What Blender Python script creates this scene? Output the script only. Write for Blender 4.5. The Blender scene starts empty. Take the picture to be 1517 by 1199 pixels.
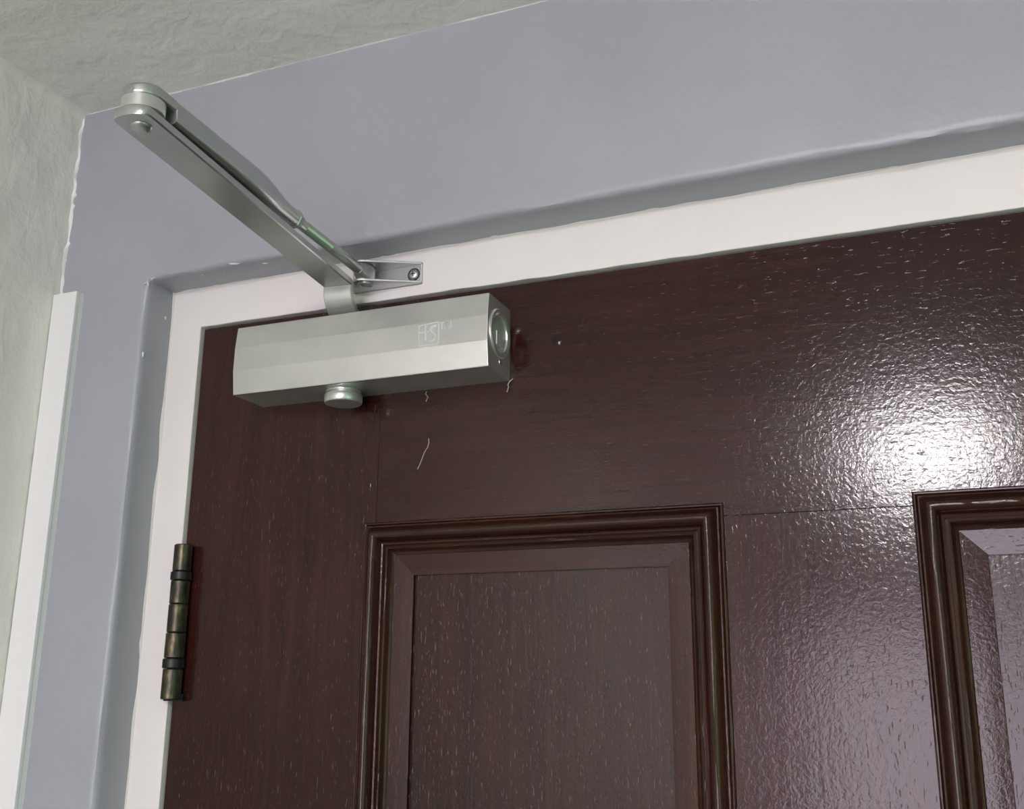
import bpy, bmesh, math, random
from mathutils import Vector, Matrix
random.seed(7)
PI = math.pi

# ------------------------------------------------------------------ camera
Z0 = 1.84                       # camera height above the floor
CAM = Vector((0.0, -0.6, Z0))   # 0.6 m in front of the door face (door face is y = 0)
F = 1562.343                    # focal length in pixels of the 1517x1199 frame
RX = Vector((0.92517935, 0.37946206, 0.00719138))     # image right in world space
RD = Vector((-0.09158674, 0.24160871, -0.96604198))   # image down
RF = Vector((-0.36831378, 0.89310345, 0.25828508))    # view direction
sc = bpy.context.scene
cam = bpy.data.cameras.new('camera')
cam.sensor_fit = 'HORIZONTAL'
cam.sensor_width = 36.0
cam.lens = 36.0 * F / 1517.0
cam.clip_start = 0.01
camo = bpy.data.objects.new('camera', cam)
sc.collection.objects.link(camo)
camo.matrix_world = Matrix(((RX.x, -RD.x, -RF.x, CAM.x), (RX.y, -RD.y, -RF.y, CAM.y),
                            (RX.z, -RD.z, -RF.z, CAM.z), (0, 0, 0, 1)))
sc.camera = camo

# ------------------------------------------------------------------ light
world = bpy.data.worlds.new('daylight')
sc.world = world
world.use_nodes = True
bg = world.node_tree.nodes['Background']
bg.inputs['Color'].default_value = (0.98, 0.97, 1.0, 1)
bg.inputs['Strength'].default_value = 8.2
LAMP_POWER = 96.0                # emission of the ceiling lamp's diffuser
sc.view_settings.view_transform = 'Standard'
sc.view_settings.look = 'None'
sc.view_settings.gamma = 1.0
sc.view_settings.use_curve_mapping = False
sc.view_settings.exposure = 0.13

# room extents
XL, XR, YW, YB, ZC = -0.606, 1.75, -0.033, -3.1, Z0 + 0.4385
WIN_R = (-2.2, -0.75, 0.85, 2.05)    # window in the right wall: y0 y1 z0 z1
WIN_B = (-0.5, 0.75, 0.75, 2.1)       # window in the back wall: x0 x1 z0 z1


def portal(name, loc, rot, sx, sy):
    l = bpy.data.lights.new(name, 'AREA')
    l.shape = 'RECTANGLE'
    l.size, l.size_y = sx, sy
    l.cycles.is_portal = True
    o = bpy.data.objects.new(name, l)
    sc.collection.objects.link(o)
    o.location = loc
    o.rotation_euler = rot


portal('daylight_portal', (XR + 0.16, (WIN_R[0] + WIN_R[1]) / 2, (WIN_R[2] + WIN_R[3]) / 2), (0, PI / 2, 0),
       WIN_R[3] - WIN_R[2], WIN_R[1] - WIN_R[0])
portal('daylight_portal', ((WIN_B[0] + WIN_B[1]) / 2, YB - 0.16, (WIN_B[2] + WIN_B[3]) / 2), (PI / 2, 0, 0),
       WIN_B[1] - WIN_B[0], WIN_B[3] - WIN_B[2])

# ------------------------------------------------------------------ helpers


def px(u, v, y=0.0):
    """pixel of the photograph -> point on the vertical plane at depth y"""
    d = RX * (u - 758.5) + RD * (v - 599.5) + RF * F
    return CAM + d * ((y - CAM.y) / d.y)


def V(x, y, z):
    """z given relative to camera height"""
    return Vector((x, y, Z0 + z))


ROOT = {}


def link(name, me, m, parent):
    o = bpy.data.objects.new(name, me)
    sc.collection.objects.link(o)
    if m:
        me.materials.append(m)
    if parent:
        o.parent = parent
    return o


def obj(name, verts, faces, m, parent=None, smooth=None):
    off = Vector((0, 0, 0))
    if parent:
        p = parent
        off = p['_o'] if '_o' in p else None
        off = Vector(off) if off is not None else Vector((0, 0, 0))
    else:
        xs = [v[0] for v in verts]; ys = [v[1] for v in verts]; zs = [v[2] for v in verts]
        off = Vector(((min(xs) + max(xs)) / 2, (min(ys) + max(ys)) / 2, min(zs)))
    me = bpy.data.meshes.new(name)
    me.from_pydata([tuple(Vector(v) - off) for v in verts], [], faces)
    bm = bmesh.new(); bm.from_mesh(me)
    bmesh.ops.recalc_face_normals(bm, faces=bm.faces)
    bm.to_mesh(me); bm.free()
    if smooth is not None:
        me.shade_smooth()
        me.set_sharp_from_angle(angle=math.radians(smooth))
    o = link(name, me, m, parent)
    if not parent:
        o.location = off
    o['_o'] = tuple(off)
    return o


def empty(name, loc):
    o = bpy.data.objects.new(name, None)
    sc.collection.objects.link(o)
    o.empty_display_size = 0.05
    o.location = loc
    o['_o'] = tuple(loc)
    return o


def tag(o, label, cat, group=None, kind=None):
    o['label'] = label
    o['category'] = cat
    if group: o['group'] = group
    if kind: o['kind'] = kind
    return o


class MB:
    def __init__(s): s.v, s.f = [], []

    def loft(s, rings, closed=True, cap=True):
        n = len(rings[0]); b = len(s.v)
        for r in rings: s.v += [tuple(p) for p in r]
        for i in range(len(rings) - 1):
            for j in range(n if closed else n - 1):
                k = (j + 1) % n
                s.f.append((b + i * n + j, b + i * n + k, b + (i + 1) * n + k, b + (i + 1) * n + j))
        if cap and closed:
            s.f.append(tuple(b + j for j in range(n)))
            s.f.append(tuple(b + (len(rings) - 1) * n + j for j in range(n)))
        return s

    def box(s, x0, x1, y0, y1, z0, z1):
        return s.loft([[(x0, y0, z0), (x1, y0, z0), (x1, y1, z0), (x0, y1, z0)],
                       [(x0, y0, z1), (x1, y0, z1), (x1, y1, z1), (x0, y1, z1)]])

    def lathe(s, c, prof, axis='z', n=40, cap=True):
        """prof: list of (radius, height along axis)"""
        rings = []
        for r, h in prof:
            ring = []
            for i in range(n):
                a = 2 * PI * i / n
                if axis == 'z': p = (c[0] + r * math.cos(a), c[1] + r * math.sin(a), c[2] + h)
                elif axis == 'x': p = (c[0] + h, c[1] + r * math.cos(a), c[2] + r * math.sin(a))
                else: p = (c[0] + r * math.cos(a), c[1] + h, c[2] + r * math.sin(a))
                ring.append(p)
            rings.append(ring)
        return s.loft(rings, True, cap)

    def prism(s, pts, z0, z1):
        """polygon in x,y extruded in z"""
        return s.loft([[(x, y, z0) for x, y in pts], [(x, y, z1) for x, y in pts]])

    def build(s, name, m, parent=None, smooth=None):
        return obj(name, s.v, s.f, m, parent, smooth)


def bevel(o, w, seg=2, ang=30):
    md = o.modifiers.new('bevel', 'BEVEL')
    md.width = w; md.segments = seg; md.limit_method = 'ANGLE'; md.angle_limit = math.radians(ang)
    md.harden_normals = False
    return o


def wobble(n, amp, step=4):
    """smooth random sequence of n values in -amp..amp"""
    k = n // step + 3
    c = [random.uniform(-amp, amp) for _ in range(k)]
    out = []
    for i in range(n):
        t = i / step; j = int(t); f = t - j; f = f * f * (3 - 2 * f)
        out.append(c[j] * (1 - f) + c[j + 1] * f)
    return out


# ------------------------------------------------------------------ materials


def mat(name, base=(0.8, 0.8, 0.8), rough=0.5, metal=0.0, spec=0.5):
    m = bpy.data.materials.new(name)
    m.use_nodes = True
    b = m.node_tree.nodes['Principled BSDF']
    b.inputs['Base Color'].default_value = (*base, 1)
    b.inputs['Roughness'].default_value = rough
    b.inputs['Metallic'].default_value = metal
    b.inputs['Specular IOR Level'].default_value = spec
    return m


def nd(m, t, **kw):
    n = m.node_tree.nodes.new(t)
    for k, v in kw.items(): setattr(n, k, v)
    return n


def ln(m, a, b): m.node_tree.links.new(a, b)


def coords(m, scale=(1, 1, 1)):
    tc = nd(m, 'ShaderNodeTexCoord'); mp = nd(m, 'ShaderNodeMapping')
    mp.inputs['Scale'].default_value = scale
    ln(m, tc.outputs['Object'], mp.inputs['Vector'])
    return mp.outputs['Vector']


def noise(m, scale, detail=3, rough=0.5, stretch=(1, 1, 1), dist=0.0):
    n = nd(m, 'ShaderNodeTexNoise')
    n.inputs['Scale'].default_value = scale
    n.inputs['Detail'].default_value = detail
    n.inputs['Roughness'].default_value = rough
    n.inputs['Distortion'].default_value = dist
    ln(m, coords(m, stretch), n.inputs['Vector'])
    return n.outputs['Fac']


def ramp(m, fac, stops):
    r = nd(m, 'ShaderNodeValToRGB')
    e = r.color_ramp.elements
    while len(e) < len(stops): e.new(0.5)
    for i, (p, c) in enumerate(stops):
        e[i].position = p
        e[i].color = (*c, 1) if len(c) == 3 else c
    ln(m, fac, r.inputs['Fac'])
    return r.outputs['Color']


def bumps(m, layers):
    """layers: list of (height socket, strength, distance)"""
    prev = None
    for h, st, di in layers:
        b = nd(m, 'ShaderNodeBump')
        b.inputs['Strength'].default_value = st
        b.inputs['Distance'].default_value = di
        ln(m, h, b.inputs['Height'])
        if prev: ln(m, prev, b.inputs['Normal'])
        prev = b.outputs['Normal']
    ln(m, prev, m.node_tree.nodes['Principled BSDF'].inputs['Normal'])


def P(m): return m.node_tree.nodes['Principled BSDF']


def paint(name, c, rough, fine, lump, tone=0.04):
    m = mat(name, c, rough)
    lo = tuple(x * (1 - tone) for x in c); hi = tuple(min(1, x * (1 + tone)) for x in c)
    ln(m, ramp(m, noise(m, 9, 4), [(0.3, lo), (0.7, hi)]), P(m).inputs['Base Color'])
    bumps(m, [(noise(m, 14, 3), 1.0, lump), (noise(m, 45, 4, 0.5, (1, 1, 0.6), 1.2), 1.0, lump * 0.22), (noise(m, 160, 4, 0.6), 1.0, fine)])
    return m


def white_paint(name, c, rough=0.3):
    return paint(name, c, rough, 0.00012, 0.0012, 0.02)


M = {}
M['lavender'] = paint('lavender_wall_paint', (0.36, 0.368, 0.415), 0.38, 0.00016, 0.0025)
M['plaster'] = paint('off_white_plaster', (0.84, 0.815, 0.78), 0.7, 0.0006, 0.006)
M['plaster_edge'] = paint('off_white_plaster_edge', (0.86, 0.84, 0.82), 0.6, 0.0005, 0.003)
M['trim'] = white_paint('white_gloss_trim', (0.80, 0.765, 0.745), 0.45)
M['trunk'] = white_paint('white_plastic_trunking', (0.82, 0.81, 0.81), 0.35)
M['chip'] = mat('white_filler', (0.7, 0.72, 0.7), 0.6)
M['room'] = paint('room_white_paint', (0.75, 0.74, 0.72), 0.6, 0.0004, 0.002)
M['pale_green'] = paint('pale_green_paint', (0.235, 0.41, 0.25), 0.6, 0.0004, 0.002)
M['floor'] = paint('olive_grey_floor', (0.125, 0.195, 0.105), 0.35, 0.0001, 0.0003)


def wood(name, stretch, pore_stretch, dark, mid, red, rough, pd=0.00008, pale=0.06, fd=0.00005):
    m = mat(name, mid, rough, 0.0, 0.42)
    g = noise(m, 1.0, 6, 0.62, stretch, 0.6)
    big = noise(m, 3.2, 3, 0.5, (1, 1, 1), 0.3)
    c1 = ramp(m, g, [(0.30, dark), (0.52, mid), (0.74, red)])
    c2 = ramp(m, big, [(0.35, (0.62, 0.58, 0.58)), (0.7, (1.25, 1.15, 1.1))])
    mx = nd(m, 'ShaderNodeMix', data_type='RGBA', blend_type='MULTIPLY')
    mx.inputs['Factor'].default_value = 1.0
    ln(m, c1, mx.inputs[6]); ln(m, c2, mx.inputs[7])
    pores = ramp(m, noise(m, 1.0, 2, 0.5, pore_stretch), [(0.64, (0, 0, 0)), (0.72, (1, 1, 1))])
    pk = nd(m, 'ShaderNodeMath', operation='MULTIPLY')
    pk.inputs[1].default_value = pale
    ln(m, pores, pk.inputs[0])
    mp_ = nd(m, 'ShaderNodeMix', data_type='RGBA')
    mp_.inputs[7].default_value = (0.30, 0.22, 0.19, 1)
    ln(m, pk.outputs[0], mp_.inputs[0]); ln(m, mx.outputs[2], mp_.inputs[6])
    ln(m, mp_.outputs[2], P(m).inputs['Base Color'])
    peel = noise(m, 380, 3, 0.55, (1, 1, 1), 0.8)
    fibre = noise(m, 1.0, 3, 0.5, tuple(s * 2.2 for s in stretch), 0.4)
    bumps(m, [(peel, 1.0, 0.0001), (fibre, 1.0, fd), (pores, 1.0, pd)])
    return m


DK, MD, RE = (0.024, 0.0074, 0.0058), (0.032, 0.0092, 0.0070), (0.046, 0.0120, 0.0082)
M['wood_v'] = wood('varnished_mahogany_upright', (110, 110, 7), (700, 700, 130), DK, MD, RE, 0.13)
M['wood_h'] = wood('varnished_mahogany_crosswise', (7, 110, 110), (130, 700, 700), DK, MD, RE, 0.13)
M['wood_field'] = wood('varnished_mahogany_panel', (120, 120, 9), (1000, 1000, 170), (0.021, 0.0082, 0.0066),
                       (0.027, 0.0098, 0.0076), (0.036, 0.0125, 0.009), 0.18, 0.0001, 0.2, 0.00016)
BD, BM, BR = (0.023, 0.0090, 0.006), (0.036, 0.0138, 0.0086), (0.052, 0.019, 0.0112)
M['bead_v'] = wood('varnished_moulding_upright', (130, 130, 9), (500, 500, 60), BD, BM, BR, 0.2)
M['bead_h'] = wood('varnished_moulding_crosswise', (9, 130, 130), (60, 500, 500), BD, BM, BR, 0.2)


def silver(name, c, rough, metal=0.75):
    m = mat(name, c, rough, metal)
    ln(m, ramp(m, noise(m, 30, 4), [(0.3, tuple(x * 0.93 for x in c)), (0.7, tuple(min(1, x * 1.05) for x in c))]),
       P(m).inputs['Base Color'])
    bumps(m, [(noise(m, 2500, 2), 0.6, 0.00003)])
    return m


M['silver'] = silver('silver_painted_metal', (0.70, 0.695, 0.68), 0.33, 0.82)
M['silver_arm'] = silver('silver_painted_arm', (0.50, 0.515, 0.495), 0.34, 0.85)
M['steel'] = silver('zinc_plated_steel', (0.62, 0.62, 0.64), 0.38, 0.9)
M['silver_lit'] = silver('silver_baked_highlight', (0.86, 0.86, 0.85), 0.3, 0.6)  # paler silver for mark and nut; catch of light put into the colour
M['darkhole'] = mat('dark_hole', (0.004, 0.002, 0.002), 0.8)
M['line'] = mat('dark_joint', (0.02, 0.02, 0.018), 0.7)

br = mat('tarnished_brass', (0.1, 0.085, 0.055), 0.38, 0.85)
ln(br, ramp(br, noise(br, 140, 5, 0.65, (1, 1, 0.4)), [(0.32, (0.022, 0.021, 0.019)), (0.52, (0.085, 0.075, 0.055)),
                                       (0.72, (0.23, 0.18, 0.075))]), P(br).inputs['Base Color'])
bumps(br, [(noise(br, 500, 3), 1.0, 0.00012)])
M['brass'] = br
M['brass_dark'] = mat('blackened_brass', (0.035, 0.036, 0.034), 0.42, 0.8)

# ------------------------------------------------------------------ room shell


def quad(mb, a, b, c, d):
    n = len(mb.v); mb.v += [tuple(a), tuple(b), tuple(c), tuple(d)]; mb.f.append((n, n + 1, n + 2, n + 3))


# floor, walls out of view, ceiling
T = 0.15
tag(MB().box(XL - T, XR + T, YB - T, 0.12, -0.1, 0.0).build('floor', M['floor']), 'plain olive grey floor of the room',
    'floor', kind='structure')
ceil = tag(MB().box(XL + 0.0, XR, YB, YW, ZC, ZC + 0.12).build('ceiling', M['plaster']),
           'off white plastered ceiling with trowel marks above the door', 'ceiling', kind='structure')

# left wall with a small cove into the ceiling
mb = MB()
r = 0.007
sec = [(XL - T, 0.0), (XL, 0.0), (XL, ZC - r)] + \
      [(XL + r - r * math.cos(a), ZC - r + r * math.sin(a)) for a in [PI / 2 * i / 6 for i in range(1, 6)]] + \
      [(XL + r, ZC - 0.0001), (XL + r, ZC - 0.00005), (XL - T, ZC - 0.00005)]
mb.loft([[(x, y, z) for x, z in sec] for y in (YB, YW)])
wall_left = tag(mb.build('wall_left', M['plaster'], smooth=40),
                'off white plastered side wall meeting the lavender wall', 'wall', kind='structure')

# right wall with window opening
y0, y1, z0, z1 = WIN_R
mb = MB()
mb.box(XR, XR + T, YB, y0, 0, ZC); mb.box(XR, XR + T, y1, YW, 0, ZC)
mb.box(XR, XR + T, y0, y1, 0, z0); mb.box(XR, XR + T, y0, y1, z1, ZC)
tag(mb.build('wall_right', M['pale_green']), 'pale green wall with the wide window tinted for green side light', 'wall', kind='structure')
x0, x1, z0, z1 = WIN_B
mb = MB()
mb.box(XL - T, x0, YB - T, YB, 0, ZC); mb.box(x1, XR + T, YB - T, YB, 0, ZC)
mb.box(x0, x1, YB - T, YB, 0, z0); mb.box(x0, x1, YB - T, YB, z1, ZC)
tag(mb.build('wall_back', M['room']), 'white wall opposite the door, with the clear window', 'wall', kind='structure')


def glass(name, c):
    m = bpy.data.materials.new(name); m.use_nodes = True
    nt = m.node_tree; nt.nodes.clear()
    out = nt.nodes.new('ShaderNodeOutputMaterial')
    tr = nt.nodes.new('ShaderNodeBsdfTransparent'); tr.inputs['Color'].default_value = (*c, 1)
    gl = nt.nodes.new('ShaderNodeBsdfGlossy'); gl.inputs['Roughness'].default_value = 0.05
    mx = nt.nodes.new('ShaderNodeMixShader'); mx.inputs['Fac'].default_value = 0.06
    nt.links.new(tr.outputs[0], mx.inputs[1]); nt.links.new(gl.outputs[0], mx.inputs[2])
    nt.links.new(mx.outputs[0], out.inputs['Surface'])
    return m


M['glass_clear'] = glass('clear_glass', (0.98, 0.93, 0.98))
M['glass_light_tint'] = glass('green_light_tint_glass', (0.31, 0.43, 0.325))  # green tint added so the daylight from the right falls green


def window(name, label, g, to_world, w, h, panes):
    """flat window in local (a, depth, z); to_world maps to the room"""
    e = tag(empty(name, to_world(w / 2, 0, 0)), label, 'window', kind='structure')

    def bx(nm, a0, a1, b0, b1, c0, c1, m):
        m_ = MB().box(a0, a1, b0, b1, c0, c1)
        m_.v = [tuple(to_world(*v)) for v in m_.v]
        return m_.build(nm, m, e)
    fw = 0.045
    for a0, a1, c0, c1 in ((0, w, 0, fw), (0, w, h - fw, h), (0, fw, fw, h - fw), (w - fw, w, fw, h - fw)):
        bx('window_frame', a0, a1, 0.03, 0.09, c0, c1, M['trim'])
    pw = (w - 2 * fw) / panes
    for i in range(panes):
        bx('pane', fw + i * pw + 0.012, fw + (i + 1) * pw - 0.012, 0.055, 0.059, fw, h - fw, M[g])
        if i: bx('mullion', fw + i * pw - 0.0125, fw + i * pw + 0.0125, 0.035, 0.085, fw, h - fw, M['trim'])
    return e


window('window_1', 'wide unseen window in the right wall, panes tinted to turn the side light green', 'glass_light_tint',
       lambda a, b, c: Vector((XR + b, WIN_R[0] + a, WIN_R[2] + c)), WIN_R[1] - WIN_R[0], WIN_R[3] - WIN_R[2], 3)
window('window_2', 'clear glazed window in the wall opposite the door', 'glass_clear',
       lambda a, b, c: Vector((WIN_B[0] + a, YB - b, WIN_B[2] + c)), WIN_B[1] - WIN_B[0], WIN_B[3] - WIN_B[2], 3)

# front wall (lavender) with the deep doorway opening
OXL, OXR = -0.5232, 0.393         # opening sides


def soff(x): return Z0 + 0.2862 + (x + 0.523) * 0.0115   # soffit, slightly out of level


path = []          # (x, z, outward dx, outward dz)
nl, nt_ = 60, 70
for i in range(nl): path.append((OXL, soff(OXL) * i / nl, -1, 0))
path.append((OXL, soff(OXL), -1, 1))
for i in range(1, nt_):
    x = OXL + (OXR - OXL) * i / nt_
    path.append((x, soff(x), 0, 1))
path.append((OXR, soff(OXR), 1, 1))
for i in range(nl - 1, -1, -1): path.append((OXR, soff(OXR) * i / nl, 1, 0))
prof = [(0.03, YW), (0.006, YW), (0.0035, YW + 0.0003), (0.0017, YW + 0.0012), (0.0005, YW + 0.0030), (0.0, YW + 0.006),
        (0.0, YW + 0.018), (0.0, -0.002), (0.0, 0.115)]
mb = MB()
rings = []
wob = wobble(len(path), 0.0009, 3)
for k, (x, z, dx, dz) in enumerate(path):
    rg = []
    for j, (o_, y) in enumerate(prof):
        w_ = wob[k] * (1.0 if 1 <= j <= 4 else 0.35 if j in (5, 6) else 0.0)
        if abs(dx) and abs(dz): w_ = 0
        # chipped, lumpy filler on the soffit arris towards the right
        if dx == 0 and 0.0 < x - (-0.02) < 0.07 and 1 <= j <= 4: w_ += random.uniform(-0.0006, 0.0012)
        rg.append((x + dx * (o_ + w_), y + (random.uniform(-.0003, .0003) if j in (2, 3, 4) else 0), z + dz * (o_ + w_)))
    rings.append(rg)
mb.loft(rings, closed=False)
a = 0.03
quad(mb, (XL, YW, 0), (OXL - a, YW, 0), (OXL - a, YW, soff(OXL) + a), (XL, YW, soff(OXL) + a))
quad(mb, (OXR + a, YW, 0), (XR, YW, 0), (XR, YW, soff(OXR) + a), (OXR + a, YW, soff(OXR) + a))
quad(mb, (XL, YW, soff(OXL) + a), (OXL - a, YW, soff(OXL) + a), (OXL - a, YW, ZC), (XL, YW, ZC))
quad(mb, (OXR + a, YW, soff(OXR) + a), (XR, YW, soff(OXR) + a), (XR, YW, ZC), (OXR + a, YW, ZC))
tops = [p for p in path if p[3] == 1]
for p, q in zip(tops[:-1], tops[1:]):
    xa = p[0] + p[2] * a; xb = q[0] + q[2] * a
    quad(mb, (xa, YW, p[1] + a), (xb, YW, q[1] + a), (xb, YW, ZC), (xa, YW, ZC))
# back of the wall
mb.box(XL - T, OXL - 0.001, 0.10, 0.12, 0, ZC + 0.1); mb.box(OXR + 0.001, XR + T, 0.10, 0.12, 0, ZC + 0.1)
mb.box(OXL - 0.001, OXR + 0.001, 0.10, 0.12, soff(OXR), ZC + 0.1)
wall_front = tag(mb.build('wall_front', M['lavender'], smooth=35),
                 'lavender painted wall with a deep recess around the brown door', 'wall', kind='structure')


def bead(name, A, B, e1, e2, w1, w2, n, m, parent, step=3, jump=0.0):
    """ragged ridge of paint or plaster along A-B in the corner between two planes (directions e1, e2)"""
    A, B, e1, e2 = Vector(A), Vector(B), Vector(e1), Vector(e2)
    a1 = wobble(n + 1, 1, step); a2 = wobble(n + 1, 1, step + 1)
    rings = []
    for i in range(n + 1):
        p = A.lerp(B, i / n)
        s1 = max(0.0001, w1 * (1 + 0.85 * a1[i]) + (random.random() < jump) * w1 * random.uniform(0.3, 1.4))
        s2 = max(0.0001, w2 * (1 + 0.85 * a2[i]))
        rings.append([p, p + e1 * s1, p + e1 * s1 * 0.72 + e2 * s2 * 0.5, p + e2 * s2])
    return MB().loft(rings).build(name, m, parent, smooth=60)


# ragged plaster edges where the lavender paint stops
bead('plaster_edge', (XL, YW, ZC), (XR, YW, ZC), (0, 0, -1), (0, -1, 0), 0.0004, 0.0008, 420, M['plaster'], ceil, 4, 0.03)
bead('plaster_edge', (XL, YW, ZC), (XL, YW, Z0 + 0.28), (1, 0, 0), (0, -1, 0), 0.0013, 0.0016, 70, M['plaster_edge'],
     wall_left, 3, 0.1)
bead('plaster_edge', (XL, YW, Z0 + 0.28), (XL, YW, 0.1), (1, 0, 0), (0, -1, 0), 0.0015, 0.001, 120, M['plaster_edge'],
     wall_left, 3)
mb = MB()
for i in range(5):
    c = px(116 + i * 3.2 - 3, 171 - i * 1.0, YW - 0.001)
    mb.lathe(c, [(0.0001, -0.0016), (0.0013 + 0.0005 * random.random(), -0.0008), (0.0016, 0.0004), (0.0001, 0.002)], 'z', 8)
mb.build('plaster_lump', M['plaster_edge'], wall_left, 80)

# small white chips on the soffit and the reveal


def chip(c, ex, ey, en, lx, ly, parent=wall_front):
    c, ex, ey, en = Vector(c), Vector(ex), Vector(ey), Vector(en)
    n = 9; bot, top = [], []
    for i in range(n):
        a_ = 2 * PI * i / n
        k = random.uniform(0.6, 1.15)
        p = c + ex * lx * k * math.cos(a_) + ey * ly * k * math.sin(a_)
        bot.append(p - en * 0.0004); top.append(c + (p - c) * 0.55 + en * 0.0005)
    return MB().loft([bot, top]).build('paint_chip', M['chip'], parent, 60)


def on_z(u, v, zf):
    d = RX * (u - 758.5) + RD * (v - 599.5) + RF * F
    y = -0.02
    for _ in range(12):
        p = px(u, v, y)
        zt = zf(p.x)
        t = (zt - CAM.z) / d.z
        y = (CAM + d * t).y
    return CAM + d * ((zf(p.x) - CAM.z) / d.z)


def on_x(u, v, x):
    d = RX * (u - 758.5) + RD * (v - 599.5) + RF * F
    return CAM + d * ((x - CAM.x) / d.x)


for u, v, lx, ly in ((299, 407, 0.0022, 0.0009), (347, 391, 0.0045, 0.0007), (393, 390, 0.0030, 0.0008), (331, 403, 0.0007, 0.0005)):
    c = on_z(u, v, soff)
    if c.y < 0: chip(c, (0.9, 0.35, 0), (-0.35, 0.9, 0), (0, 0, -1), lx, ly)
for u, v, ly, lz in ((245, 471, 0.0012, 0.0018), (212, 525, 0.0010, 0.0024)):
    c = on_x(u, v, OXL)
    chip(c, (0, 1, 0), (0, 0, 1), (1, 0, 0), ly, lz)
for u, v, lx, lz in ((226, 413, 0.0032, 0.0007), (219, 420, 0.0008, 0.0024), (215, 420, 0.0018, 0.0006)):
    chip(px(u, v, YW - 0.0002), (0.9, 0, 0.35), (-0.35, 0, 0.9), (0, -1, 0), lx, lz)

# ------------------------------------------------------------------ cable trunking in the corner
tk = tag(empty('cable_trunking', (-0.594, YW, 0.0)), 'slim white rectangular cable trunking running up the corner of the lavender wall',
         'trunking')
TT = Z0 + 0.2835
mb = MB()
n = 90
rings = []
w1 = wobble(n + 1, 0.0006, 3)
for i in range(n + 1):
    z = TT * i / n
    rings.append([(-0.6052, YW, z), (-0.6052, YW - 0.0045, z), (-0.5832 + w1[i] * 0.2, YW - 0.0045 + w1[i], z), (-0.5830, YW, z)])
mb.loft(rings)
mb.build('trunking_base', M['trunk'], tk, 40)
lid = MB().box(-0.6054, -0.5828, YW - 0.0078, YW - 0.0045, 0.0, TT - 0.0004).build('trunking_lid', M['trunk'], tk)
bevel(lid, 0.0006, 2)

# ------------------------------------------------------------------ door frame
YF = -0.003
frame = tag(empty('trim_1', (-0.065, 0.03, 0.0)), 'white gloss painted door frame around the brown panelled door', 'door frame',
            kind='structure')
DXL, DXR, DZT = -0.4948, 0.3648, Z0 + 0.2545      # door leaf
FI, FIZ = -0.4963, Z0 + 0.2562                    # inner edges of frame


def jamb(side):
    n = 120
    rings = []
    wi = wobble(n + 1, 0.0003, 3)
    for i in range(n + 1):
        z = soff(OXL) * i / n if side < 0 else soff(OXR) * i / n
        xi = FI + wi[i] if side < 0 else 0.3663 + wi[i]
        xo = OXL if side < 0 else OXR
        xs = xi + (-side) * 0.012
        rings.append([(xo, YF, z), (xi + side * 0.0004, YF, z), (xi, YF + 0.0004, z), (xi, 0.044, z), (xs, 0.044, z), (xs, 0.1, z), (xo, 0.1, z)])
    return MB().loft(rings).build('jamb', M['trim'], frame, 30)


jamb(-1); jamb(1)
n = 160
rings = []
wi = wobble(n + 1, 0.00045, 3)
for i in range(n + 1):
    x = FI + (0.3663 - FI) * i / n
    z = FIZ + (wi[i] if i < 70 else wi[i] * 0.4)
    zo = soff(x)
    rings.append([(x, YF, zo), (x, YF, z + 0.0004), (x, YF + 0.0004, z), (x, 0.044, z), (x, 0.044, z - 0.012), (x, 0.1, z - 0.012), (x, 0.1, zo)])
MB().loft(rings).build('head', M['trim'], frame, 30)
bead('paint_edge', (OXL, YF, soff(OXL)), (OXR, YF, soff(OXR)), (0, -1, 0), (0, 0, -1), 0.0013, 0.0006, 260, M['trim'], frame, 4, 0.06)
bead('paint_edge', (OXL, YF, soff(OXL)), (OXL, YF, 0.05), (0, -1, 0), (1, 0, 0), 0.0016, 0.0006, 240, M['trim'], frame, 3, 0.08)
bead('paint_edge', (OXR, YF, soff(OXR)), (OXR, YF, 0.05), (0, -1, 0), (-1, 0, 0), 0.0014, 0.0006, 200, M['trim'], frame, 3, 0.08)

# ------------------------------------------------------------------ door leaf
door = tag(empty('door_1', (-0.065, 0.02, 0.01)), 'dark varnished mahogany panelled door with moulded panels', 'door', kind='structure')
YD = 0.040
P1 = (-0.3505, -0.1157); P2 = (-0.0145, 0.2203)
PT, PB = Z0 + 0.1027, 0.98                        # upper panels (outer moulding edge)
LT, LB = 0.80, 0.20                               # lower panels
S = 0.0075                                        # moulding laps over the stiles by this much
G = 0.00012                                       # hairline joint


def dbox(name, x0, x1, z0, z1, m, dy=0.0):
    o = MB().box(x0, x1, dy, YD, z0, z1).build(name, m, door)
    return bevel(o, 0.0002, 1)


dbox('stile', DXL, P1[0] + S, 0.01, DZT, M['wood_v'])
dbox('stile', P2[1] - S, DXR, 0.01, DZT, M['wood_v'])
dbox('rail', P1[0] + S + G, P2[1] - S - G, PT - S, DZT, M['wood_h'])
dbox('rail', P1[0] + S + G, P2[1] - S - G, LT - S, PB + S - G, M['wood_h'])
dbox('rail', P1[0] + S + G, P2[1] - S - G, 0.01, LB + S - G, M['wood_h'])
dbox('mullion', P1[1] - S, P2[0] + S, PB + S, PT - S - G, M['wood_v'])
dbox('mullion', P1[1] - S, P2[0] + S, LB + S, LT - S - G, M['wood_v'])
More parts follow.
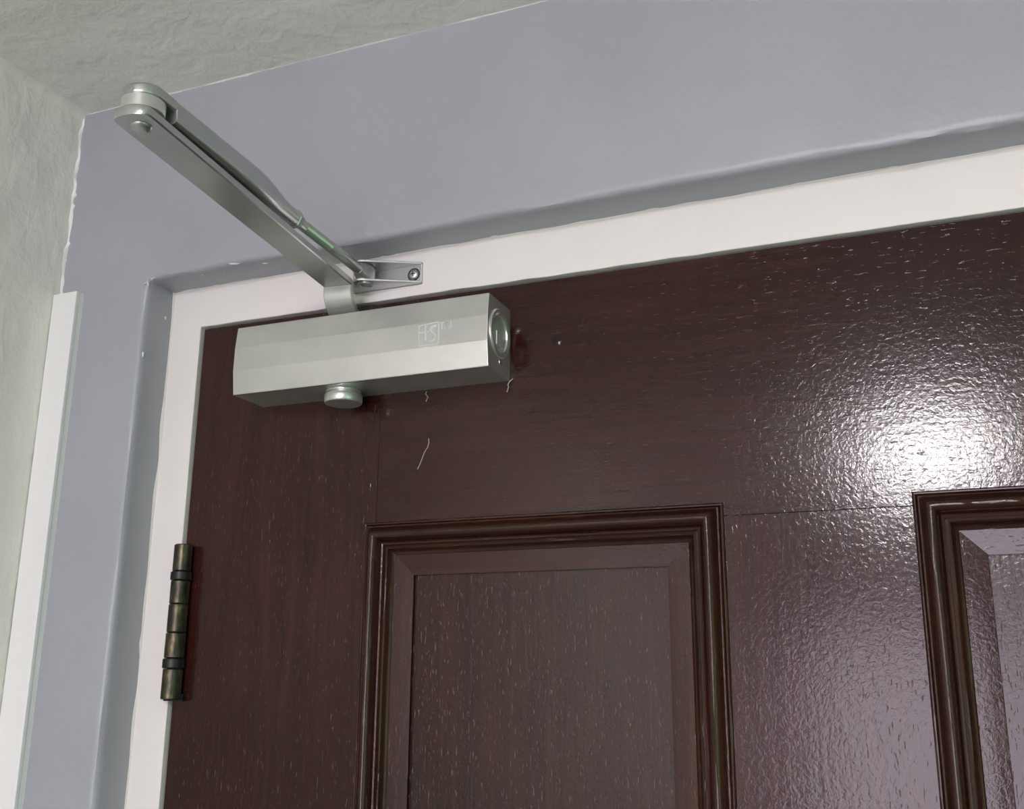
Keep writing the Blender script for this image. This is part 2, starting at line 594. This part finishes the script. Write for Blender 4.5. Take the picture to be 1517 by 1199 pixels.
# moulding cross-section: distance in from the outer edge, height proud of the door face (mm)
PROF = [(0, -4), (0, 0.6), (0.25, 1.5), (0.9, 2.0), (1.6, 1.9), (2.0, 1.2), (2.25, 1.9), (2.8, 3.0), (3.6, 3.2), (4.2, 2.6), (4.6, 2.2),
        (5.0, 3.2), (5.5, 5.0), (6.4, 6.8), (7.6, 8.0), (8.9, 8.3), (10.2, 7.8), (11.3, 6.4), (12.1, 4.6), (12.6, 2.6), (13.0, 1.8), (13.5, 3.0), (14.3, 3.4),
        (15.2, 3.0), (15.7, 1.6), (16.2, 1.8), (17.0, 2.1), (17.8, 1.6), (18.3, 0.2), (19.0, -1.4), (20.2, -2.6), (21.6, -3.2),
        (22.4, -5.0), (22.4, -8), (0, -8)]
BORD = [(21.6, -2.5), (33.9, -3.5), (34.6, -3.6), (34.7, -6.4), (34.7, -8), (21.6, -8)]


def ring_strip(pan, rect, prof, name, side, mats, jit, n):
    x0, x1, zb, zt = rect
    rings = []
    amp = [wobble(n + 1, jit, 2) for _ in prof]
    for i in range(n + 1):
        t = i / n; rg = []
        for j, (d, h) in enumerate(prof):
            d_ = d / 1000; h_ = h / 1000
            if 0 < i < n and h > -4 and d > 0: h_ += amp[j // 3 * 3][i]
            if side == 't': p = (x0 + d_ + (x1 - x0 - 2 * d_) * t, -h_, zt - d_)
            elif side == 'b': p = (x0 + d_ + (x1 - x0 - 2 * d_) * t, -h_, zb + d_)
            elif side == 'l': p = (x0 + d_, -h_, zb + d_ + (zt - zb - 2 * d_) * t)
            else: p = (x1 - d_, -h_, zb + d_ + (zt - zb - 2 * d_) * t)
            rg.append(p)
        rings.append(rg)
    return MB().loft(rings).build(name, mats[0] if side in 'tb' else mats[1], pan, 38)


for (xa, xb), (zb, zt) in ((P1, (PB, PT)), (P2, (PB, PT)), (P1, (LB, LT)), (P2, (LB, LT))):
    k = 0.030
    pan = MB().box(xa + k, xb - k, 0.0062, 0.018, zb + k, zt - k).build('panel', M['wood_field'], door)
    for s_ in 'tblr':
        ring_strip(pan, (xa, xb, zb, zt), PROF, 'moulding', s_, (M['bead_h'], M['bead_v']), 0.00018, 60)
        ring_strip(pan, (xa, xb, zb, zt), BORD, 'panel_border', s_, (M['wood_h'], M['wood_v']), 0.00004, 40)

# small screw hole left in the top rail, ringed with splintered varnish
hc = px(826, 504, 0)
mb = MB()
mb.lathe((hc.x, 0, hc.z), [(0.0034, 0.0001), (0.0030, -0.0003), (0.0019, -0.0004), (0.0015, 0.0001)], 'y', 14, cap=False)
mb.v = [(x + random.uniform(-.0003, .0003), y, z + random.uniform(-.0003, .0003)) for x, y, z in mb.v]
hole = mb.build('screw_hole', M['wood_h'], door, 60)
MB().lathe((hc.x, 0, hc.z), [(0.0017, 0.0), (0.0017, -0.00015)], 'y', 14).build('hole_core', M['darkhole'], hole)
cp = px(829, 508.5, 0)
o = MB().lathe((cp.x, -0.0003, cp.z), [(0.0001, -0.0009), (0.0009, -0.0004), (0.0012, 0.0), (0.0003, 0.0005)], 'x', 8).build('splinter', M['chip'], hole, 60)

# hinge
hg = None
HX, HY, HT = -0.4912, -0.0068, Z0 + 0.0938
R0 = 0.0064
mb = MB().box(-0.4955, -0.4949, HY + 0.002, 0.035, HT - 0.1035, HT - 0.001)
hinge = mb.build('hinge', M['brass'], door)
hinge['label'] = 'tarnished brass barrel hinge'
segs = [(0, 18.6, R0 - 0.0002, 'brass'), (18.8, 24.8, R0 + 0.0007, 'brass_dark'), (25.0, 40.8, R0, 'brass'), (41.0, 60.0, R0 + 0.0001, 'brass'),
        (60.2, 77.0, R0 + 0.0003, 'brass'), (77.2, 83.8, R0 + 0.0009, 'brass_dark'), (84.0, 104.0, R0 + 0.0002, 'brass')]
for a_, b_, r_, mm in segs:
    h0, h1 = -b_ / 1000, -a_ / 1000
    MB().lathe((HX, HY, HT), [(r_ - 0.0006, h0), (r_, h0 + 0.0006), (r_, h1 - 0.0006), (r_ - 0.0006, h1)], 'z', 28).build('knuckle', M[mm], hinge, 40)
MB().lathe((HX, HY, HT), [(0.004, -0.1035), (0.004, -0.0005)], 'z', 16).build('hinge_pin', M['brass_dark'], hinge)
mb = MB().box(HX - 0.0085, HX + 0.0075, HY + 0.003, HY + 0.0095, HT - 0.105, HT - 0.1005)
mb.build('hinge_leaf', M['brass_dark'], hinge)

# ------------------------------------------------------------------ door closer
BX0, BX1 = -0.4377, -0.2490
AX, AY = -0.3615, -0.0172                           # spindle axis
cl = tag(empty('door_closer', (-0.343, 0.0, Z0 + 0.18)),
         'silver overhead door closer with folded jointed arm fixed to the top of the brown door', 'door closer')
# body: faceted front
bp = [(0.0, 0.1894), (-0.0345, 0.1894), (-0.0349, 0.1899), (-0.0369, 0.2057), (-0.0367, 0.2221), (-0.0350, 0.2368), (-0.0346, 0.2373), (0.0, 0.2373)]
from mathutils.geometry import tessellate_polygon
EC = (BX1, -0.0178, Z0 + 0.2155)
NB = 40
RB = 0.0122
mb = MB()
mb.loft([[(x, y, Z0 + z) for y, z in bp] for x in (BX0, BX1)], cap=False)
mb.f.append(tuple(range(len(bp))))
circ = [(EC[1] + RB * math.cos(2 * PI * i / NB), EC[2] + RB * math.sin(2 * PI * i / NB)) for i in range(NB)]
outer = [(y, Z0 + z) for y, z in bp]
tri = tessellate_polygon([[Vector((y, z, 0)) for y, z in outer], [Vector((y, z, 0)) for y, z in circ[::-1]]])
base = len(bp); cb = len(mb.v)
mb.v += [(BX1, y, z) for y, z in circ[::-1]]
for t in tri: mb.f.append(tuple(base + i if i < len(bp) else cb + i - len(bp) for i in t))
db = len(mb.v)
mb.v += [(BX1 - 0.0055, y, z) for y, z in circ[::-1]]
for i in range(NB): mb.f.append((cb + i, cb + (i + 1) % NB, db + (i + 1) % NB, db + i))
mb.f.append(tuple(db + i for i in range(NB)))
body = bevel(mb.build('body', M['silver'], cl), 0.0003, 2, 25)
# cover joint line under the front edge
MB().box(BX0 + 0.0002, BX1 - 0.0002, -0.0343, -0.0338, Z0 + 0.18925, Z0 + 0.1894).build('cover_joint', M['line'], body)

# end plug: ring, recessed bore and square adjusting nut
mb = MB().lathe(EC, [(0.0162, -0.0004), (0.0161, 0.0006), (0.0154, 0.0012), (0.0140, 0.0012), (0.0130, 0.0008), (0.0122, 0.0004), (0.0119, -0.0006)], 'x', 56, cap=False)
mb.build('end_ring', M['silver'], body, 40)
sq = MB().box(BX1 - 0.0060, BX1 + 0.0004, EC[1] - 0.0050, EC[1] + 0.0040, EC[2] - 0.0085, EC[2] + 0.0012).build('adjusting_nut', M['silver_lit'], body)
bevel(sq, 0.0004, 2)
MB().lathe((BX1, -0.016, Z0 + 0.1972), [(0.0024, -0.0002), (0.0022, 0.0004), (0.0012, 0.0005), (0.0001, 0.0001)], 'x', 16, cap=False).build('valve_screw', M['silver_arm'], body, 40)

# embossed mark on the middle facet
YL = -0.0368


def stroke(mb, pts, w, h=0.00035, closed=False):
    q = [px(605 + a_ / 18.96, 465 + b_ / 18.96, YL) for a_, b_ in pts]
    rings = []
    for i, p in enumerate(q):
        t = (q[min(i + 1, len(q) - 1)] - q[max(i - 1, 0)]); t.y = 0; t.normalize()
        nrm = Vector((-t.z, 0, t.x)) * w / 2
        up = Vector((0, -h, 0)); dn = Vector((0, 0.0006, 0))
        rings.append([p - nrm * 1.1 + dn, p - nrm * 0.8 + up, p + nrm * 0.8 + up, p + nrm * 1.1 + dn])
    mb.loft(rings)
    return mb


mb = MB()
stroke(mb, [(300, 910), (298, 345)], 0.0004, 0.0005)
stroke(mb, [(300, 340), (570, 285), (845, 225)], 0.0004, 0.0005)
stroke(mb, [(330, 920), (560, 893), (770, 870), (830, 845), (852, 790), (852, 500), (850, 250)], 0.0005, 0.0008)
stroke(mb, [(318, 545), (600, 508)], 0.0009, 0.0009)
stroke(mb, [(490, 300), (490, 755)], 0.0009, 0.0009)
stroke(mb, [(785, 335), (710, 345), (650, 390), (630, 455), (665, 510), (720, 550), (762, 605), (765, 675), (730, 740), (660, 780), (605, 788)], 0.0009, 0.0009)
mb.build('embossed_logo', M['silver_lit'], body)
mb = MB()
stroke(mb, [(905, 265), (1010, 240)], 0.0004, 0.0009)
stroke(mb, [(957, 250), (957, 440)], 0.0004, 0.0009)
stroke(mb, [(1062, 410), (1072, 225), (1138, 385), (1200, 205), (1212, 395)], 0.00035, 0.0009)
mb.build('embossed_trademark', M['silver_lit'], body)

# adjuster cap below the body
MB().lathe((AX + 0.0005, AY - 0.001, Z0 + 0.1894), [(0.0110, 0.0), (0.0116, -0.0008), (0.0116, -0.0020), (0.0104, -0.0023), (0.0104, -0.0029), (0.0122, -0.0032),
           (0.0126, -0.0038), (0.0126, -0.0082), (0.0119, -0.0092), (0.0001, -0.0094)], 'z', 56, cap=False).build('adjuster_cap', M['silver'], cl, 35)
# spindle on top
MB().lathe((AX, AY, Z0 + 0.2373), [(0.0085, 0.0), (0.0085, 0.0018), (0.0060, 0.002), (0.0060, 0.0085), (0.0045, 0.0095)], 'z', 32).build('spindle', M['steel'], cl, 35)

# main arm: flat bar with a step down to the spindle
E = Vector((-0.3375, -0.2490))
A2 = Vector((AX, AY))
dv = (A2 - E); L = dv.length; dv.normalize(); nv = Vector((dv.y, -dv.x))
ZA, ZS = 0.2597, 0.2418
TH = 0.0050
ctr = []
sb = L - 0.0155                                    # where the step is
ra, rb = 0.0030, 0.0135
ctr += [(0.0, ZA), (0.05, ZA), (0.1, ZA), (0.15, ZA), (0.19, ZA)]
for i in range(9):
    a_ = PI / 2 * i / 8
    ctr.append((sb - ra + ra * math.sin(a_), ZA - ra + ra * math.cos(a_)))
for i in range(9):
    a_ = PI / 2 * i / 8
    ctr.append((sb + rb - rb * math.cos(a_), ZS + rb - rb * math.sin(a_)))
ctr.append((L + 0.0001, ZS))
mb = MB()
rings = []


def bar_ring(s, z, w, t, tx, tz, e=0.0007):
    """cross-section of a flat bar, tangent (tx,tz) in the s-z plane"""
    nx, nz = -tz, tx
    rg = []
    for a_, b_ in ((-1, -1), (1, -1), (1, 1), (-1, 1)):
        corner = [(a_ * (w / 2 - e), b_ * t / 2), (a_ * w / 2, b_ * (t / 2 - e))]
        if a_ * b_ > 0: corner = corner[::-1]
        for ww, tt in (corner if (a_, b_) in ((-1, -1), (1, 1)) else corner):
            p = E + dv * (s + nx * tt) + nv * ww
            rg.append(Vector((p.x, p.y, Z0 + z + nz * tt)))
    return rg


W0 = 0.0205
# rounded end at elbow
for s, w in ((-0.0116, 0.0050), (-0.0113, 0.0095), (-0.0107, 0.0135), (-0.0098, 0.0168), (-0.0086, 0.0190), (-0.0072, 0.0201), (-0.0055, W0)):
    rings.append(bar_ring(s, ZA, w, TH, 1, 0))
for i, (s, z) in enumerate(ctr):
    if i == 0: continue
    p0 = ctr[max(i - 1, 0)]; p1 = ctr[min(i + 1, len(ctr) - 1)]
    tx, tz = p1[0] - p0[0], p1[1] - p0[1]
    l_ = math.hypot(tx, tz)
    rings.append(bar_ring(s, z, W0, TH, tx / l_, tz / l_))
for i in range(1, 7):
    a_ = PI / 2 * i / 6
    rings.append(bar_ring(L + math.sin(a_) * (W0 / 2) * 0.98, ZS, max(0.003, W0 * math.cos(a_)), TH, 1, 0))
mb.loft(rings)
arm = mb.build('main_arm', M['silver_arm'], cl, 32)
MB().lathe((E.x, E.y, Z0 + ZA - TH / 2), [(0.0052, 0.0002), (0.0050, -0.0006), (0.0040, -0.0014), (0.0022, -0.0019), (0.0001, -0.0020)], 'z', 28, cap=False).build('rivet', M['silver_arm'], arm, 60)
MB().lathe((AX, AY, Z0 + ZS + TH / 2), [(0.0065, 0.0), (0.0065, 0.003), (0.0055, 0.004), (0.0001, 0.004)], 'z', 6, cap=False).build('arm_screw', M['steel'], arm, 30)

# elbow knuckle and forearm
MB().lathe((E.x, E.y, Z0), [(0.0040, 0.2600), (0.0040, 0.2632)], 'z', 20).build('elbow_pin', M['silver_arm'], cl)
MB().lathe((E.x, E.y, Z0), [(0.0098, 0.2630), (0.0104, 0.2635), (0.0104, 0.2695), (0.0100, 0.2699)], 'z', 44).build('elbow_knuckle', M['silver'], cl, 40)
B2 = Vector((-0.3493, -0.0158))                     # pin of the shoe
fv = (B2 - E); FL = fv.length; fv.normalize(); fn = Vector((fv.y, -fv.x))


def tube_ring(s, w, zb, zt, rr, n=6):
    """rounded rectangle section, width w, from zb to zt, corner radius rr"""
    rg = []
    for cx, cz, a0 in ((1, 1, 0), (-1, 1, PI / 2), (-1, -1, PI), (1, -1, 1.5 * PI)):
        for i in range(n):
            a_ = a0 + PI / 2 * i / (n - 1)
            u_ = cx * (w / 2 - rr) + rr * math.cos(a_)
            z = (zt if cz > 0 else zb) - cz * rr + rr * math.sin(a_)
            p = E + fv * s + fn * u_
            rg.append(Vector((p.x, p.y, Z0 + z)))
    return rg


mb = MB()
rings = []
WF = 0.0205
for i in range(8):                                  # rounded nose of the top plate
    a_ = PI / 2 * (7 - i) / 7
    w = max(0.004, WF * math.cos(a_))
    rings.append(tube_ring(-math.sin(a_) * WF / 2 * 0.98, w, 0.2700, 0.2700 + 0.0062 * (0.75 + 0.25 * math.cos(a_)), min(0.0015, w / 2.2)))
for s in (0.006, 0.0118):
    rings.append(tube_ring(s, WF, 0.2700, 0.2762, 0.0016))
for s in (0.0122, 0.03, 0.06, 0.085):
    rings.append(tube_ring(s, WF, 0.2638, 0.2762, 0.0022))
for s, w, zb, zt in ((0.095, 0.0200, 0.2639, 0.2762), (0.104, 0.0180, 0.2642, 0.2762), (0.112, 0.0152, 0.2646, 0.2761), (0.119, 0.0128, 0.2651, 0.2759),
                     (0.126, 0.0114, 0.2656, 0.2757), (0.132, 0.0104, 0.2659, 0.2757), (0.1375, 0.0100, 0.2660, 0.2757)):
    rr = 0.0022 + (min(w, zt - zb) / 2 * 0.98 - 0.0022) * min(1, (s - 0.085) / 0.04)
    rings.append(tube_ring(s, w, zb, zt, rr))
mb.loft(rings)
fore = mb.build('forearm', M['silver_arm'], cl, 40)
ZR = 0.27085


def fore_lathe(prof, n, name, m, sm=35):
    rings = []
    for r_, s in prof:
        rg = []
        for i in range(n):
            a_ = 2 * PI * i / n
            p = E + fv * s + fn * (r_ * math.cos(a_))
            rg.append(Vector((p.x, p.y, Z0 + ZR + r_ * math.sin(a_))))
        rings.append(rg)
    return MB().loft(rings).build(name, m, fore, sm)


fore_lathe([(0.0053, 0.1376), (0.0060, 0.1382), (0.0060, 0.1415), (0.0053, 0.1422)], 6, 'lock_nut', M['silver_arm'], 25)
# threaded stretch, then plain rod
thr = [(0.0036, 0.1420), (0.0036, 0.1500)]
s = 0.1500
while s < 0.1820:
    thr += [(0.0036, s), (0.00315, s + 0.0005)]; s += 0.001
thr += [(0.0037, s), (0.0037, FL - 0.010)]
fore_lathe(thr, 20, 'adjusting_rod', M['silver_arm'], 50)
# flattened eye round the pin
mb = MB()
rings = []
for s_, w, hh in ((FL - 0.013, 0.0072, 0.0036), (FL - 0.009, 0.0085, 0.0052), (FL - 0.005, 0.0105, 0.0064), (FL, 0.0110, 0.0066), (FL + 0.0032, 0.0100, 0.0066),
                  (FL + 0.0050, 0.0062, 0.0066)):
    rings.append(tube_ring(s_, w, ZR - hh, ZR + hh, min(w, 2 * hh) * 0.28))
mb.loft(rings).build('rod_eye', M['silver_arm'], fore, 45)

# shoe bracket on the frame head
FZ0, FZ1 = 0.2637, 0.2790
YB0 = YF - 0.0001
shoe = MB().box(-0.3665, -0.3126, YB0 - 0.0017, YB0, Z0 + FZ0, Z0 + FZ1).build('shoe_bracket', M['steel'], cl)
bevel(shoe, 0.0005, 2)
fl = [(-0.3665, YB0), (-0.3665, YB0 - 0.0016), (-0.3620, -0.0105), (-0.3575, -0.0195), (-0.3545, -0.0232), (-0.3510, -0.0248), (-0.3478, -0.0240), (-0.3446, -0.0222),
      (-0.3126, YB0 - 0.0022), (-0.3126, YB0)]
for a_, b_ in ((FZ0, FZ0 + 0.0017), (FZ1 - 0.0017, FZ1)):
    bevel(MB().prism(fl, Z0 + a_, Z0 + b_).build('flange', M['steel'], shoe, 30), 0.0004, 2)
MB().lathe((B2.x, B2.y, Z0), [(0.0055, FZ0 + 0.0002), (0.0055, FZ0 - 0.0006), (0.0050, FZ0 - 0.0011), (0.0042, FZ0 - 0.0011), (0.0036, FZ0 - 0.0003), (0.0001, FZ0 - 0.0002)],
           'z', 28, cap=False).build('shoe_pin', M['steel'], shoe, 40)
MB().lathe((B2.x, B2.y, Z0), [(0.0030, FZ0), (0.0030, FZ1 + 0.001)], 'z', 20).build('pin_shank', M['steel'], shoe, 40)
sp = px(613, 407, YB0 - 0.0017)
scr = MB().lathe((sp.x, YB0 - 0.0017, sp.z), [(0.0037, 0.0002), (0.0035, -0.0006), (0.0026, -0.0013), (0.0012, -0.0016), (0.0001, -0.0016)], 'y', 28, cap=False).build('screw', M['steel'], shoe, 60)
for q in ((0.0016, 0.0003), (0.0003, 0.0016)):
    MB().box(sp.x - q[0], sp.x + q[0], YB0 - 0.00345, YB0 - 0.0028, sp.z - q[1], sp.z + q[1]).build('screw_slot', M['darkhole'], scr)
MB().lathe((sp.x, YB0 - 0.0017, sp.z), [(0.0047, 0.0), (0.0044, -0.0003), (0.0038, -0.0002)], 'y', 28, cap=False).build('countersink', M['line'], shoe)

# ------------------------------------------------------------------ small things


def thread(name, pts, r_, m, label, cat):
    rings = []
    for i, p in enumerate(pts):
        t = (pts[min(i + 1, len(pts) - 1)] - pts[max(i - 1, 0)]).normalized()
        u_ = Vector((0, 1, 0)); v_ = t.cross(u_).normalized()
        rings.append([p + u_ * r_ * math.cos(k * PI / 3) + v_ * r_ * math.sin(k * PI / 3) for k in range(6)])
    o = MB().loft(rings).build(name, m, None, 80)
    return tag(o, label, cat)


M['hair'] = mat('pale_bristle', (0.42, 0.34, 0.30), 0.4)
M['web'] = mat('grey_cobweb', (0.42, 0.36, 0.33), 0.8)
thread('loose_bristle', [px(a_, b_, -0.0004) for a_, b_ in ((635, 650), (635.4, 656), (633.5, 663), (629, 670), (625.5, 679), (622.5, 687), (618.5, 695.5))],
       0.00028, M['hair'], 'fine pale bristle stuck in the door varnish below the door closer', 'bristle')
thread('cobweb_strand', [px(a_, b_, -0.0012) for a_, b_ in ((760, 561), (757.5, 563.5), (754.5, 566), (752.5, 570), (753.5, 574), (751, 581))],
       0.00035, M['web'], 'wisp of grey cobweb hanging off the lower rear corner of the door closer', 'cobweb')
thread('cobweb_strand', [px(a_, b_, -0.0006) for a_, b_ in ((632, 580), (630.5, 584), (634, 588), (631, 595))],
       0.00028, M['web'], 'tiny pale cobweb strand on the door just under the middle of the closer body', 'cobweb')

# ------------------------------------------------------------------ ceiling lamp
lp = tag(empty('ceiling_lamp', (-0.008, -1.40, ZC - 0.07)), 'round flush ceiling lamp with a glowing white diffuser', 'lamp')
LC = (-0.008, -1.40, ZC)
MB().lathe(LC, [(0.105, 0.0), (0.108, -0.004), (0.108, -0.012), (0.098, -0.014)], 'z', 48).build('lamp_base', M['trim'], lp, 40)
lm = bpy.data.materials.new('glowing_diffuser'); lm.use_nodes = True
P(lm).inputs['Base Color'].default_value = (0.8, 0.8, 0.8, 1)
P(lm).inputs['Emission Color'].default_value = (1.0, 0.945, 0.96, 1)
P(lm).inputs['Emission Strength'].default_value = LAMP_POWER
MB().lathe(LC, [(0.096, -0.012), (0.096, -0.048), (0.092, -0.060), (0.08, -0.066), (0.05, -0.069), (0.0001, -0.07)], 'z', 48, cap=False).build('lamp_diffuser', lm, lp, 60)

for o in bpy.data.objects:
    if '_o' in o: del o['_o']
